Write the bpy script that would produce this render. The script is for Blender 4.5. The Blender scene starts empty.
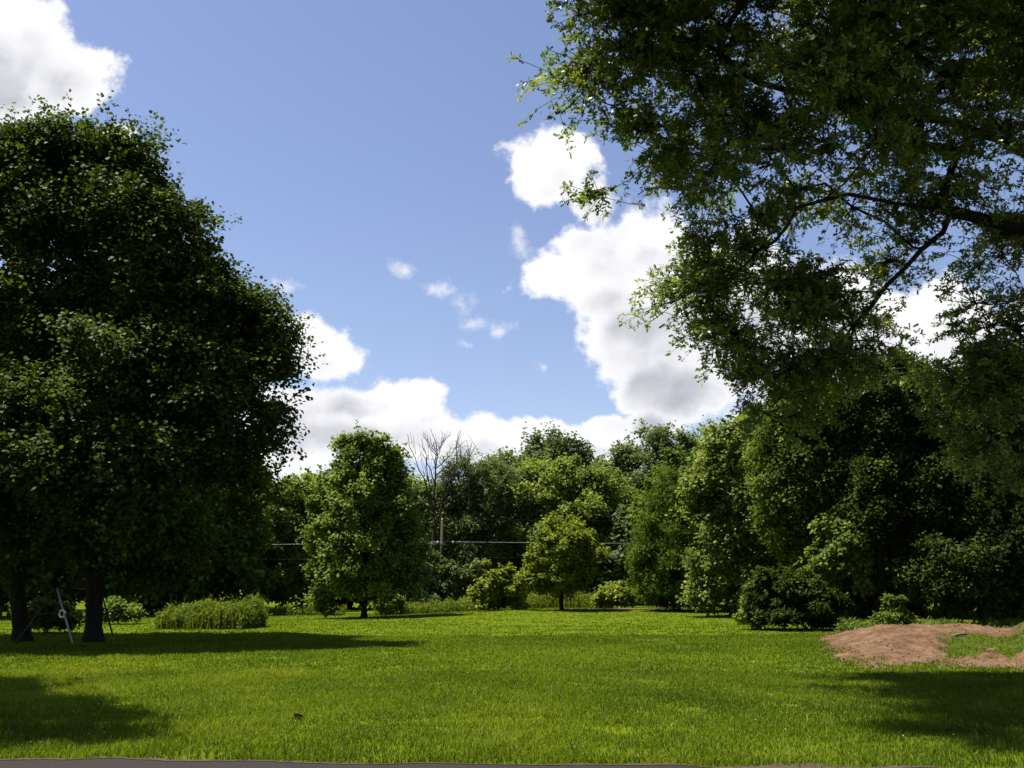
import bpy, math
import numpy as np

R = math.radians
rng = np.random.default_rng(7)
scene = bpy.context.scene
COL = scene.collection

# ------------------------------------------------------------------ camera
F = 1005.0                      # focal length in pixels of the 1024 wide picture
PITCH = math.atan((591 - 384) / F)
EYE = 1.6
CP, SP = math.cos(PITCH), math.sin(PITCH)
cam = bpy.data.cameras.new('camera')
cam.sensor_width = 36.0
cam.lens = 36.0 * F / 1024.0
cam.clip_start = 0.1
cam.clip_end = 6000
camo = bpy.data.objects.new('camera', cam)
COL.objects.link(camo)
camo.location = (0, 0, EYE)
camo.rotation_euler = (math.pi / 2 + PITCH, 0, 0)
scene.camera = camo


def at(px, py, Y):
    a, b = (px - 512) / F, (384 - py) / F
    dy, dz = CP - b * SP, SP + b * CP
    t = Y / dy
    return np.array([a * t, Y, EYE + dz * t])


def scale_at(py, Y):
    """metres per pixel at that row and distance"""
    b = (384 - py) / F
    return Y / (CP - b * SP) / F


def smooth(a, b, x):
    t = np.clip((x - a) / (b - a), 0, 1)
    return t * t * (3 - 2 * t)


# ------------------------------------------------------------------ noise
_G = np.random.default_rng(3).random((256, 256))


def vnoise(x, y):
    x, y = np.asarray(x, float), np.asarray(y, float)
    xi, yi = np.floor(x).astype(int), np.floor(y).astype(int)
    fx, fy = x - xi, y - yi
    fx, fy = fx * fx * (3 - 2 * fx), fy * fy * (3 - 2 * fy)
    g = lambda i, j: _G[i & 255, j & 255]
    return (g(xi, yi) * (1 - fx) + g(xi + 1, yi) * fx) * (1 - fy) + \
           (g(xi, yi + 1) * (1 - fx) + g(xi + 1, yi + 1) * fx) * fy


def fbm(x, y, o=4):
    s, a, t = 0, .5, 0
    for k in range(o):
        s = s + a * vnoise(x * 2 ** k + 17 * k, y * 2 ** k + 9 * k)
        t += a
        a *= .5
    return s / t


def ground_z(x, y):
    x, y = np.asarray(x, float), np.asarray(y, float)
    far = smooth(48, 66, y) * .5 * smooth(-12, 4, x) + smooth(70, 160, y) * .6
    bump = (fbm(x * .09 + 5, y * .09, 3) - .5) * .16 * smooth(11, 22, y)
    near = (fbm(x * .45, y * .45 + 40, 2) - .5) * .05 * smooth(9.5, 12, y)
    return far + bump + near


def gz(x, y):
    return float(ground_z(x, y))


# ------------------------------------------------------------------ mesh helpers
def mesh_np(name, verts, face_sizes, loops, mat, attrs=None, smooth_shade=False):
    verts = np.asarray(verts, np.float32).reshape(-1, 3)
    loops = np.asarray(loops, np.int32).ravel()
    face_sizes = np.asarray(face_sizes, np.int32)
    me = bpy.data.meshes.new(name)
    me.vertices.add(len(verts))
    me.vertices.foreach_set('co', verts.ravel())
    me.loops.add(len(loops))
    me.loops.foreach_set('vertex_index', loops)
    me.polygons.add(len(face_sizes))
    starts = np.concatenate([[0], np.cumsum(face_sizes)[:-1]]).astype(np.int32)
    me.polygons.foreach_set('loop_start', starts)
    if smooth_shade:
        me.polygons.foreach_set('use_smooth', np.ones(len(face_sizes), bool))
    for k, v in (attrs or {}).items():
        a = me.attributes.new(k, 'FLOAT', 'POINT')
        a.data.foreach_set('value', np.asarray(v, np.float32))
    me.materials.append(mat)
    me.update(calc_edges=True)
    me.validate()
    return me


def link(name, me, parent=None, loc=None):
    o = bpy.data.objects.new(name, me)
    COL.objects.link(o)
    if parent is not None:
        o.parent = parent
    if loc is not None:
        o.location = loc
    return o


def tag(o, label=None, cat=None, group=None, kind=None):
    if label:
        o['label'] = label
    if cat:
        o['category'] = cat
    if group:
        o['group'] = group
    if kind:
        o['kind'] = kind
    return o


def empty(name, loc, label, cat, group=None, rz=0.):
    o = bpy.data.objects.new(name, None)
    COL.objects.link(o)
    o.location = loc
    o.rotation_euler = (0, 0, rz)
    return tag(o, label, cat, group)


def norm(v):
    return v / np.maximum(np.linalg.norm(v, axis=-1, keepdims=True), 1e-9)


def tubes(segs, sides=6):
    """segs: list of (points Nx3, radii N) -> verts, sizes, loops"""
    V, S, L = [], [], []
    n0 = 0
    for pts, rad in segs:
        pts = np.asarray(pts, float)
        n = len(pts)
        d = np.gradient(pts, axis=0)
        d = norm(d)
        up = np.where(np.abs(d[:, 2:3]) > .95, np.array([[1., 0, 0]]), np.array([[0, 0, 1.]]))
        a = norm(np.cross(d, up))
        b = np.cross(a, d)
        ang = np.arange(sides) * 2 * math.pi / sides
        ring = a[:, None, :] * np.cos(ang)[None, :, None] + b[:, None, :] * np.sin(ang)[None, :, None]
        v = pts[:, None, :] + ring * np.asarray(rad)[:, None, None]
        V.append(v.reshape(-1, 3))
        i = np.arange(n - 1)[:, None] * sides
        j = np.arange(sides)[None, :]
        k = (j + 1) % sides
        q = np.stack([i + j, i + k, i + sides + k, i + sides + j], -1).reshape(-1, 4) + n0
        L.append(q.ravel())
        S.append(np.full(len(q), 4))
        # caps
        L.append(np.arange(sides)[::-1] + n0)
        L.append(np.arange(sides) + n0 + (n - 1) * sides)
        S.append(np.array([sides, sides]))
        n0 += n * sides
    return np.concatenate(V), np.concatenate(S), np.concatenate(L)


def tube_obj(name, segs, mat, parent=None, sides=6):
    v, s, l = tubes(segs, sides)
    return link(name, mesh_np(name, v, s, l, mat, smooth_shade=True), parent)


# ------------------------------------------------------------------ materials
def new_mat(name):
    m = bpy.data.materials.new(name)
    m.use_nodes = True
    nt = m.node_tree
    nt.nodes.clear()
    out = nt.nodes.new('ShaderNodeOutputMaterial')
    return m, nt, out


def leaf_mat(name, dark, mid, light, rough=.5, spec=.3, trans=.32, tcol=(1.25, 1.2, .5)):
    m, nt, out = new_mat(name)
    N = nt.nodes.new
    at_ = N('ShaderNodeAttribute')
    at_.attribute_name = 'tint'
    ramp = N('ShaderNodeValToRGB')
    e = ramp.color_ramp.elements
    e[0].color = (*dark, 1)
    e[1].color = (*light, 1)
    k = e.new(.5)
    k.color = (*mid, 1)
    nt.links.new(at_.outputs['Fac'], ramp.inputs[0])
    p = N('ShaderNodeBsdfPrincipled')
    p.inputs['Roughness'].default_value = rough
    p.inputs['Specular IOR Level'].default_value = spec
    nt.links.new(ramp.outputs[0], p.inputs['Base Color'])
    mul = N('ShaderNodeMix')
    mul.data_type = 'RGBA'
    mul.blend_type = 'MULTIPLY'
    mul.inputs[0].default_value = 1
    nt.links.new(ramp.outputs[0], mul.inputs[6])
    mul.inputs[7].default_value = (*[c * 1.3 for c in tcol], 1)
    t = N('ShaderNodeBsdfTranslucent')
    nt.links.new(mul.outputs[2], t.inputs['Color'])
    mx = N('ShaderNodeMixShader')
    mx.inputs[0].default_value = trans
    nt.links.new(p.outputs[0], mx.inputs[1])
    nt.links.new(t.outputs[0], mx.inputs[2])
    nt.links.new(mx.outputs[0], out.inputs[0])
    return m


def rough_mat(name, c1, c2, scale=8., rough=.9, bump=.4, detail=6., stretch=None, spec=.2, coord='Object', c3=None, scale3=1.):
    m, nt, out = new_mat(name)
    N = nt.nodes.new
    tc = N('ShaderNodeTexCoord')
    src = tc.outputs[coord]
    if stretch:
        mp = N('ShaderNodeMapping')
        mp.inputs['Scale'].default_value = stretch
        nt.links.new(src, mp.inputs[0])
        src = mp.outputs[0]
    no = N('ShaderNodeTexNoise')
    no.inputs['Scale'].default_value = scale
    no.inputs['Detail'].default_value = detail
    no.inputs['Roughness'].default_value = .65
    nt.links.new(src, no.inputs['Vector'])
    ramp = N('ShaderNodeValToRGB')
    e = ramp.color_ramp.elements
    e[0].position, e[1].position = .3, .7
    e[0].color, e[1].color = (*c1, 1), (*c2, 1)
    nt.links.new(no.outputs[0], ramp.inputs[0])
    colr = ramp.outputs[0]
    if c3:
        n3 = N('ShaderNodeTexNoise')
        n3.inputs['Scale'].default_value = scale3
        n3.inputs['Detail'].default_value = 5
        nt.links.new(src, n3.inputs['Vector'])
        r3 = N('ShaderNodeValToRGB')
        r3.color_ramp.elements[0].position = .45
        r3.color_ramp.elements[1].position = .62
        nt.links.new(n3.outputs[0], r3.inputs[0])
        mx = N('ShaderNodeMix')
        mx.data_type = 'RGBA'
        nt.links.new(r3.outputs[0], mx.inputs[0])
        nt.links.new(colr, mx.inputs[6])
        mx.inputs[7].default_value = (*c3, 1)
        colr = mx.outputs[2]
    p = N('ShaderNodeBsdfPrincipled')
    p.inputs['Roughness'].default_value = rough
    p.inputs['Specular IOR Level'].default_value = spec
    nt.links.new(colr, p.inputs['Base Color'])
    if bump:
        bn = N('ShaderNodeBump')
        bn.inputs['Strength'].default_value = bump
        bn.inputs['Distance'].default_value = .03
        nt.links.new(no.outputs[0], bn.inputs['Height'])
        nt.links.new(bn.outputs[0], p.inputs['Normal'])
    nt.links.new(p.outputs[0], out.inputs[0])
    return m


M = {}
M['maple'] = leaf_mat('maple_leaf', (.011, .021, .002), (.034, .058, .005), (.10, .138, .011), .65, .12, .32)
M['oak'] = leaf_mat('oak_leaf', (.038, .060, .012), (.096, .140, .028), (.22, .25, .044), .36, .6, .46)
M['green'] = leaf_mat('mid_green_leaf', (.044, .076, .012), (.104, .155, .026), (.20, .25, .046), .62, .14, .38)
M['yellow'] = leaf_mat('yellow_green_leaf', (.056, .084, .008), (.128, .168, .017), (.25, .275, .034), .62, .14, .4)
M['lime'] = leaf_mat('lime_green_leaf', (.060, .092, .014), (.13, .178, .032), (.235, .28, .056), .62, .14, .4)
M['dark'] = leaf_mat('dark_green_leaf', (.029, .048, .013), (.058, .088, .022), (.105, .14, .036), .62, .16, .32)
M['grey'] = leaf_mat('grey_green_leaf', (.040, .060, .018), (.084, .116, .035), (.15, .185, .06), .6, .18, .34)  # grey-green foliage; on the far treetops it stands in for haze
M['deep'] = leaf_mat('deep_shade_leaf', (.028, .048, .007), (.068, .106, .014), (.145, .19, .028), .65, .12, .34)  # part of the woodland shade is put into this leaf colour
M['black'] = leaf_mat('shaded_wood_leaf', (.012, .021, .003), (.028, .047, .005), (.085, .115, .012), .65, .1, .32)  # shade of the wood edge put into a much darker leaf colour
M['pale'] = leaf_mat('pale_green_leaf', (.05, .075, .014), (.115, .155, .030), (.23, .265, .06), .58, .18, .38)
M['conifer'] = leaf_mat('conifer_leaf', (.03, .058, .006), (.064, .108, .009), (.105, .155, .014), .7, .1, .25)
M['grass'] = leaf_mat('grass_blade', (.034, .064, .004), (.098, .149, .007), (.20, .235, .022), .55, .10, .38, (1.2, 1.12, .35))
M['weed'] = leaf_mat('weed_leaf', (.036, .058, .005), (.088, .124, .012), (.16, .19, .026), .62, .14, .38)
M['bark'] = rough_mat('bark', (.006, .005, .004), (.026, .021, .017), 9, .95, .8, stretch=(1, 1, .22))
M['bark_grey'] = rough_mat('grey_bark', (.022, .018, .016), (.07, .058, .05), 9, .95, .6, stretch=(1, 1, .25))
M['wood'] = rough_mat('pole_wood', (.035, .025, .018), (.08, .058, .04), 12, .9, .4, stretch=(1, 1, .1))
M['metal'] = rough_mat('pale_painted_metal', (.22, .25, .25), (.36, .39, .38), 6, .45, .05, spec=.5)
M['dark_metal'] = rough_mat('dark_painted_metal', (.008, .009, .01), (.015, .016, .018), 6, .7, .05, spec=.5)
M['porcelain'] = rough_mat('white_porcelain', (.7, .7, .68), (.82, .82, .8), 5, .25, 0, spec=.5)
M['wire'] = rough_mat('weathered_wire', (.16, .165, .17), (.26, .265, .27), 3, .5, 0, spec=.5)
M['asphalt'] = rough_mat('asphalt', (.007, .0055, .005), (.026, .0205, .018), 60, .9, .5, detail=8)
M['dirt'] = rough_mat('bare_dirt', (.075, .042, .026), (.155, .094, .058), 5, .95, .9, detail=10, c3=(.17, .088, .05), scale3=1.1)
M['soil'] = rough_mat('dark_soil', (.022, .017, .012), (.075, .052, .034), 14, .95, .8, detail=8)
M['grey_wood'] = rough_mat('grey_wood', (.08, .075, .07), (.15, .14, .13), 10, .9, .3, stretch=(.1, 1, 1))
M['dead_leaf'] = rough_mat('dead_leaf', (.12, .06, .03), (.25, .13, .06), 20, .8, .1)
M['pale_leaf'] = rough_mat('pale_dead_leaf', (.42, .33, .22), (.6, .5, .36), 20, .8, .1)
M['petal'] = rough_mat('clover_glint_speck', (.4, .4, .33), (.6, .6, .5), 20, .8, 0)

# lawn material: short turf colour with mown patches and bare spots
M['lawn'] = rough_mat('lawn_turf', (.040, .064, .004), (.084, .118, .009), 30, .95, .5, detail=8,
                      c3=(.074, .096, .005), scale3=.12, spec=0.)


# ------------------------------------------------------------------ world: Nishita sky and cumulus clouds
SUN = norm(np.array([-.42, .10, 1.0]))
SUN_EL = math.asin(SUN[2])
SUN_AZ = math.atan2(SUN[0], SUN[1])            # clockwise from +Y is positive x
SKY_STRENGTH = .06
EXPOSURE = 1.35


def build_world():
    w = bpy.data.worlds.new('World')
    scene.world = w
    w.use_nodes = True
    nt = w.node_tree
    nt.nodes.clear()
    N = nt.nodes.new
    out = N('ShaderNodeOutputWorld')
    bg = N('ShaderNodeBackground')
    bg.inputs['Strength'].default_value = SKY_STRENGTH
    sky = N('ShaderNodeTexSky')
    sky.sky_type = 'NISHITA'
    sky.sun_disc = False
    sky.sun_elevation = SUN_EL
    sky.sun_rotation = SUN_AZ
    sky.altitude = 100
    sky.air_density = 1.0
    sky.dust_density = .6
    sky.ozone_density = 2.2

    # cloud puffs as directions: (u, v) = (x / y, z / y) of the view direction towards the woods
    # px, py, rx, ry seen from the lawn
    puffs = [(20, 50, 70, 52), (70, 78, 52, 42), (-30, 90, 90, 60), (18, 18, 26, 26), (122, 131, 16, 9),
             (555, 165, 50, 44), (575, 150, 32, 32), (535, 180, 34, 30), (592, 204, 40, 28),
             (600, 260, 66, 62), (555, 275, 42, 34), (640, 240, 60, 50), (640, 330, 78, 56), (680, 300, 80, 80),
             (690, 385, 62, 46), (575, 240, 38, 24), (598, 300, 60, 44), (610, 335, 62, 50), (650, 385, 50, 34), (750, 330, 90, 90), (850, 340, 110, 70), (950, 330, 60, 50),
             (325, 352, 52, 30), (295, 340, 40, 26), 
             (350, 412, 70, 36), (410, 402, 40, 30), (300, 425, 70, 46), (380, 440, 110, 34), (250, 470, 80, 40),
             (470, 442, 60, 26), (540, 432, 46, 20), (600, 430, 46, 22), (570, 450, 90, 24), (650, 430, 40, 20),
             (1150, 350, 150, 80), (-180, 330, 140, 70), (-380, 200, 160, 90), (1400, 240, 180, 90)]
    wisps = [(407, 272, 24, 14), (462, 305, 26, 14), (463, 340, 14, 10), (508, 328, 16, 9), (537, 366, 12, 10),
             (285, 290, 22, 10), (520, 245, 20, 24), (262, 296, 14, 8), (440, 290, 30, 12), (470, 322, 34, 12)]

    def conv(p):
        px, py, rx, ry = p
        a, b = (px - 512) / F, (384 - py) / F
        dy, dz = CP - b * SP, SP + b * CP
        return a / dy, dz / dy, rx / F / dy, ry / F / dy ** 2

    def field_group(name, items):
        g = bpy.data.node_groups.new(name, 'ShaderNodeTree')
        g.interface.new_socket('UV', in_out='INPUT', socket_type='NodeSocketVector')
        g.interface.new_socket('R', in_out='OUTPUT', socket_type='NodeSocketFloat')
        gi, go = g.nodes.new('NodeGroupInput'), g.nodes.new('NodeGroupOutput')
        cur = None
        for it in items:
            u, v, ru, rv = conv(it)
            ma = g.nodes.new('ShaderNodeVectorMath')
            ma.operation = 'MULTIPLY_ADD'
            ma.inputs[1].default_value = (1 / ru, 1 / rv, 0)
            ma.inputs[2].default_value = (-u / ru, -v / rv, 0)
            g.links.new(gi.outputs[0], ma.inputs[0])
            le = g.nodes.new('ShaderNodeVectorMath')
            le.operation = 'LENGTH'
            g.links.new(ma.outputs[0], le.inputs[0])
            if cur is None:
                cur = le.outputs['Value']
            else:
                mn = g.nodes.new('ShaderNodeMath')
                mn.operation = 'SMOOTH_MIN'
                mn.inputs[2].default_value = .35
                g.links.new(cur, mn.inputs[0])
                g.links.new(le.outputs['Value'], mn.inputs[1])
                cur = mn.outputs[0]
        g.links.new(cur, go.inputs[0])
        return g

    gp = field_group('cumulus_puffs', puffs)
    # greyer undersides of the heaps, shade painted into the cloud colour
    bases = [(690, 385, 90, 56), (640, 320, 56, 26), (575, 208, 36, 20), (780, 340, 90, 70), (320, 442, 90, 22), (250, 400, 60, 40),
             (470, 455, 60, 14), (15, 92, 60, 34), (-20, 60, 40, 40), (650, 262, 40, 18), (600, 300, 36, 14), (345, 400, 46, 12), (600, 452, 60, 10)]
    gb = field_group('cloud_bases', bases)
    gw = field_group('cloud_wisps', wisps)

    def math_(op, a, b=None, c=None, clamp=False):
        n = N('ShaderNodeMath')
        n.operation = op
        n.use_clamp = clamp
        for i, x in enumerate((a, b, c)):
            if x is None:
                continue
            if isinstance(x, (int, float)):
                n.inputs[i].default_value = x
            else:
                nt.links.new(x, n.inputs[i])
        return n.outputs[0]

    tc = N('ShaderNodeTexCoord')
    sep = N('ShaderNodeSeparateXYZ')
    nt.links.new(tc.outputs['Generated'], sep.inputs[0])
    ysafe = math_('MAXIMUM', sep.outputs['Y'], .02)
    u = math_('DIVIDE', sep.outputs['X'], ysafe)
    v = math_('DIVIDE', sep.outputs['Z'], ysafe)
    cmb = N('ShaderNodeCombineXYZ')
    nt.links.new(u, cmb.inputs[0])
    nt.links.new(v, cmb.inputs[1])
    front = N('ShaderNodeMapRange')
    front.inputs['From Min'].default_value = .1
    front.inputs['From Max'].default_value = .3
    nt.links.new(sep.outputs['Y'], front.inputs['Value'])

    def noise(vec, scale, detail, rough=.58, dims='2D'):
        n = N('ShaderNodeTexNoise')
        n.noise_dimensions = dims
        n.inputs['Scale'].default_value = scale
        n.inputs['Detail'].default_value = detail
        n.inputs['Roughness'].default_value = rough
        nt.links.new(vec, n.inputs['Vector'])
        return n

    def vm(op, a, b, c=None):
        n = N('ShaderNodeVectorMath')
        n.operation = op
        for i, x in enumerate((a, b, c)):
            if x is None:
                continue
            if isinstance(x, (tuple, list)):
                n.inputs[i].default_value = x
            else:
                nt.links.new(x, n.inputs[i])
        return n.outputs[0]

    def density(vec, detail, bias=1.0):
        wn = noise(vec, 9, 4)
        off = vm('SUBTRACT', wn.outputs['Color'], (.5, .5, .5))
        wv = vm('MULTIPLY_ADD', off, (.07, .05, 0), vec)
        g = N('ShaderNodeGroup')
        g.node_tree = gp
        nt.links.new(wv, g.inputs[0])
        n2 = noise(vec, 17, detail, .66)
        n3 = noise(vec, 5, 3, .5)
        d = math_('SUBTRACT', bias, g.outputs[0])
        d = math_('MULTIPLY_ADD', math_('SUBTRACT', n2.outputs[0], .5), 1.15, d)
        d = math_('MULTIPLY_ADD', math_('SUBTRACT', n3.outputs[0], .5), .8, d)
        return d, n2.outputs[0]

    uv = cmb.outputs[0]
    d0, nz = density(uv, 7)
    uv1 = vm('ADD', uv, (-.016, .034, 0))
    d1, _ = density(uv1, 4)
    uv2 = vm('ADD', uv, (-.04, .085, 0))
    d2, _ = density(uv2, 2)

    def mr(x, a, b, c=0., d=1., smooth_=True):
        n = N('ShaderNodeMapRange')
        n.interpolation_type = 'SMOOTHSTEP' if smooth_ else 'LINEAR'
        n.inputs['From Min'].default_value = a
        n.inputs['From Max'].default_value = b
        n.inputs['To Min'].default_value = c
        n.inputs['To Max'].default_value = d
        nt.links.new(x, n.inputs['Value'])
        return n.outputs[0]

    alpha = mr(d0, .0, .32)
    # thin wisps
    gwn = N('ShaderNodeGroup')
    gwn.node_tree = gw
    wn = noise(uv, 16, 5)
    wv = vm('MULTIPLY_ADD', vm('SUBTRACT', wn.outputs['Color'], (.5, .5, .5)), (.06, .03, 0), uv)
    nt.links.new(wv, gwn.inputs[0])
    wd = math_('MULTIPLY_ADD', math_('SUBTRACT', nz, .55), 2.8, math_('SUBTRACT', .75, gwn.outputs[0]))
    walpha = math_('MULTIPLY', mr(wd, -.15, 1.2), .8)
    alpha = math_('MAXIMUM', alpha, walpha)
    alpha = math_('MULTIPLY', alpha, front.outputs[0])
    # painted self-shadow: how much cloud lies between here and the sun
    occ = math_('ADD', math_('MULTIPLY', mr(d1, .0, .8), .5), math_('MULTIPLY', mr(d2, .0, .8), .5))
    gbn = N('ShaderNodeGroup')
    gbn.node_tree = gb
    nbw = noise(uv, 11, 5)
    nt.links.new(vm('MULTIPLY_ADD', vm('SUBTRACT', nbw.outputs['Color'], (.5, .5, .5)), (.10, .07, 0), uv), gbn.inputs[0])
    base_ = mr(gbn.outputs[0], .35, 1.35, .46, 0)
    occ = math_('ADD', math_('MULTIPLY', occ, .55), base_, clamp=True)
    thick = mr(d0, .1, .9)
    occ = math_('MULTIPLY', occ, thick)
    lit = math_('MULTIPLY_ADD', math_('SUBTRACT', nz, .5), .6, math_('SUBTRACT', 1.0, occ), clamp=True)
    k = 1 / SKY_STRENGTH / 2 ** EXPOSURE
    cc = N('ShaderNodeMix')
    cc.data_type = 'RGBA'
    cc.inputs[6].default_value = (.50 * k, .51 * k, .58 * k, 1)
    cc.inputs[7].default_value = (1.05 * k, 1.05 * k, 1.07 * k, 1)
    nt.links.new(lit, cc.inputs[0])
    mx = N('ShaderNodeMix')
    mx.data_type = 'RGBA'
    nt.links.new(alpha, mx.inputs[0])
    wb = N('ShaderNodeMix')
    wb.data_type = 'RGBA'
    wb.blend_type = 'MULTIPLY'
    wb.inputs[0].default_value = 1
    wb.inputs[7].default_value = (1.12, .99, 1.02, 1)
    nt.links.new(sky.outputs[0], wb.inputs[6])
    nt.links.new(wb.outputs[2], mx.inputs[6])
    nt.links.new(cc.outputs[2], mx.inputs[7])
    nt.links.new(mx.outputs[2], bg.inputs['Color'])
    nt.links.new(bg.outputs[0], out.inputs[0])


build_world()

sun = bpy.data.lights.new('sun', 'SUN')
sun.energy = 5.0
sun.angle = R(.53)
sun.color = (1, .95, .86)
suno = bpy.data.objects.new('sun', sun)
COL.objects.link(suno)
from mathutils import Vector
suno.rotation_euler = Vector(SUN).to_track_quat('Z', 'Y').to_euler()

# ------------------------------------------------------------------ leaves
LEAF = {
    'diamond': np.array([(0, 0, 0), (.30, .45, .07), (0, 1, 0), (-.30, .45, .07)]),
    'round': np.array([(0, 0, 0), (.30, .2, .06), (.38, .55, .07), (0, 1, -.04), (-.38, .55, .07), (-.30, .2, .06)]),
    'maple': np.array([(0, 0, 0), (.36, .12, .05), (.52, .56, .07), (.22, .52, .02), (0, 1, -.05), (-.22, .52, .02),
                       (-.52, .56, .07), (-.36, .12, .05)]),
    'oak': np.array([(0, 0, 0), (.06, .25, 0), (.27, .45, .06), (.08, .52, .0), (.22, .82, .05), (0, 1.1, -.05),
                     (-.22, .82, .05), (-.08, .52, 0), (-.27, .45, .06), (-.06, .25, 0)]),
    'long': np.array([(0, 0, 0), (.14, .35, .03), (.10, .75, .0), (0, 1.1, -.08), (-.10, .75, 0), (-.14, .35, .03)]),
}


def leaf_mesh(name, pos, nrm, tang, size, tint, shape, mat):
    T = LEAF[shape]
    k = len(T)
    n = len(pos)
    z = norm(nrm)
    y = tang - (tang * z).sum(1, keepdims=True) * z
    y = norm(y)
    x = np.cross(y, z)
    v = pos[:, None, :] + size[:, None, None] * (T[None, :, 0:1] * x[:, None, :] + T[None, :, 1:2] * y[:, None, :] + T[None, :, 2:3] * z[:, None, :])
    return mesh_np(name, v.reshape(-1, 3), np.full(n, k), np.arange(n * k), mat, {'tint': np.repeat(tint, k)})


def leaves(cent, rad, outw, n_leaf, sprays, lsize, rg, flat=.75, droop=.18, upn=.7, whorls=0, scatter=.14):
    """leaf positions on sprays of twigs round every clump"""
    nc = len(cent)
    w = rad ** 2
    cnt = sprays
    d = norm(outw[:, None, :] * .55 + np.array([0, 0, .25]) + rg.normal(size=(nc, cnt, 3)) * np.array([.75, .75, .75 * flat]))
    st = cent[:, None, :] + rg.normal(size=(nc, cnt, 3)) * rad[:, None, None] * np.array([.28, .28, .2])
    ln = rad[:, None] * rg.uniform(.45, 1.15, (nc, cnt))
    per = max(1, int(round(n_leaf / (nc * cnt))))
    t = rg.uniform(.12, 1.0, (nc, cnt, per)) ** .8
    if whorls:
        t = .3 + .7 * np.ceil(t * whorls) / whorls + rg.normal(0, .015, t.shape)
    p = st[:, :, None, :] + d[:, :, None, :] * (ln[:, :, None] * t)[..., None]
    p[..., 2] -= droop * ln[:, :, None] * t ** 2
    p = p + rg.normal(size=p.shape) * (scatter * ln[:, :, None, None])
    side = rg.normal(size=p.shape)
    tang = norm(d[:, :, None, :] * .8 + side * (1.1 if whorls else .75) + np.array([0, 0, -.25]))
    nrm = norm(np.array([0, 0, upn]) + outw[:, None, None, :] * .35 + rg.normal(size=p.shape) * .55)
    ct = rg.normal(0, .12, (nc, 1, 1)) + rg.normal(0, .06, (nc, cnt, 1))
    tint = np.clip(.45 + ct + rg.normal(0, .14, t.shape) + .12 * (t - .5), 0, 1)
    size = lsize * rg.uniform(.65, 1.3, t.shape)
    keep = rg.random(t.shape) < 1.0
    return p.reshape(-1, 3), nrm.reshape(-1, 3), tang.reshape(-1, 3), size.ravel(), tint.ravel(), (st, d, ln)


def clumps_in(lobes, n, rg, r0, inner=.25, hole=0., hs=.5):
    """clump centres spread over the outside (and a few inside) of a union of ellipsoids"""
    C = np.array([l[:3] for l in lobes])
    Rr = np.array([l[3:6] for l in lobes])
    wt = (Rr[:, 0] * Rr[:, 1] * Rr[:, 2]) ** (2 / 3)
    wt = wt / wt.sum()
    pts, li = [], []
    while len(pts) < n:
        i = rg.choice(len(lobes), p=wt)
        d = norm(rg.normal(size=3))
        u = rg.random() ** (1 / 5) if rg.random() > inner else rg.random() ** (1 / 2.2)
        p = C[i] + d * Rr[i] * u * .93
        q = np.linalg.norm((p - C) / Rr, axis=1)
        q[i] = 9
        if q.min() < .72 and rg.random() > .25:
            continue
        if p[2] < .35:
            continue
        if hole and float(fbm(p[0] * hs + .35 * p[1] * hs + 40, p[2] * hs * 1.2 + 7, 2)) < hole:
            continue
        pts.append(p)
        li.append(i)
    pts = np.array(pts)
    li = np.array(li)
    return pts, norm((pts - C[li]) / Rr[li] ** 1.0)


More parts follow.
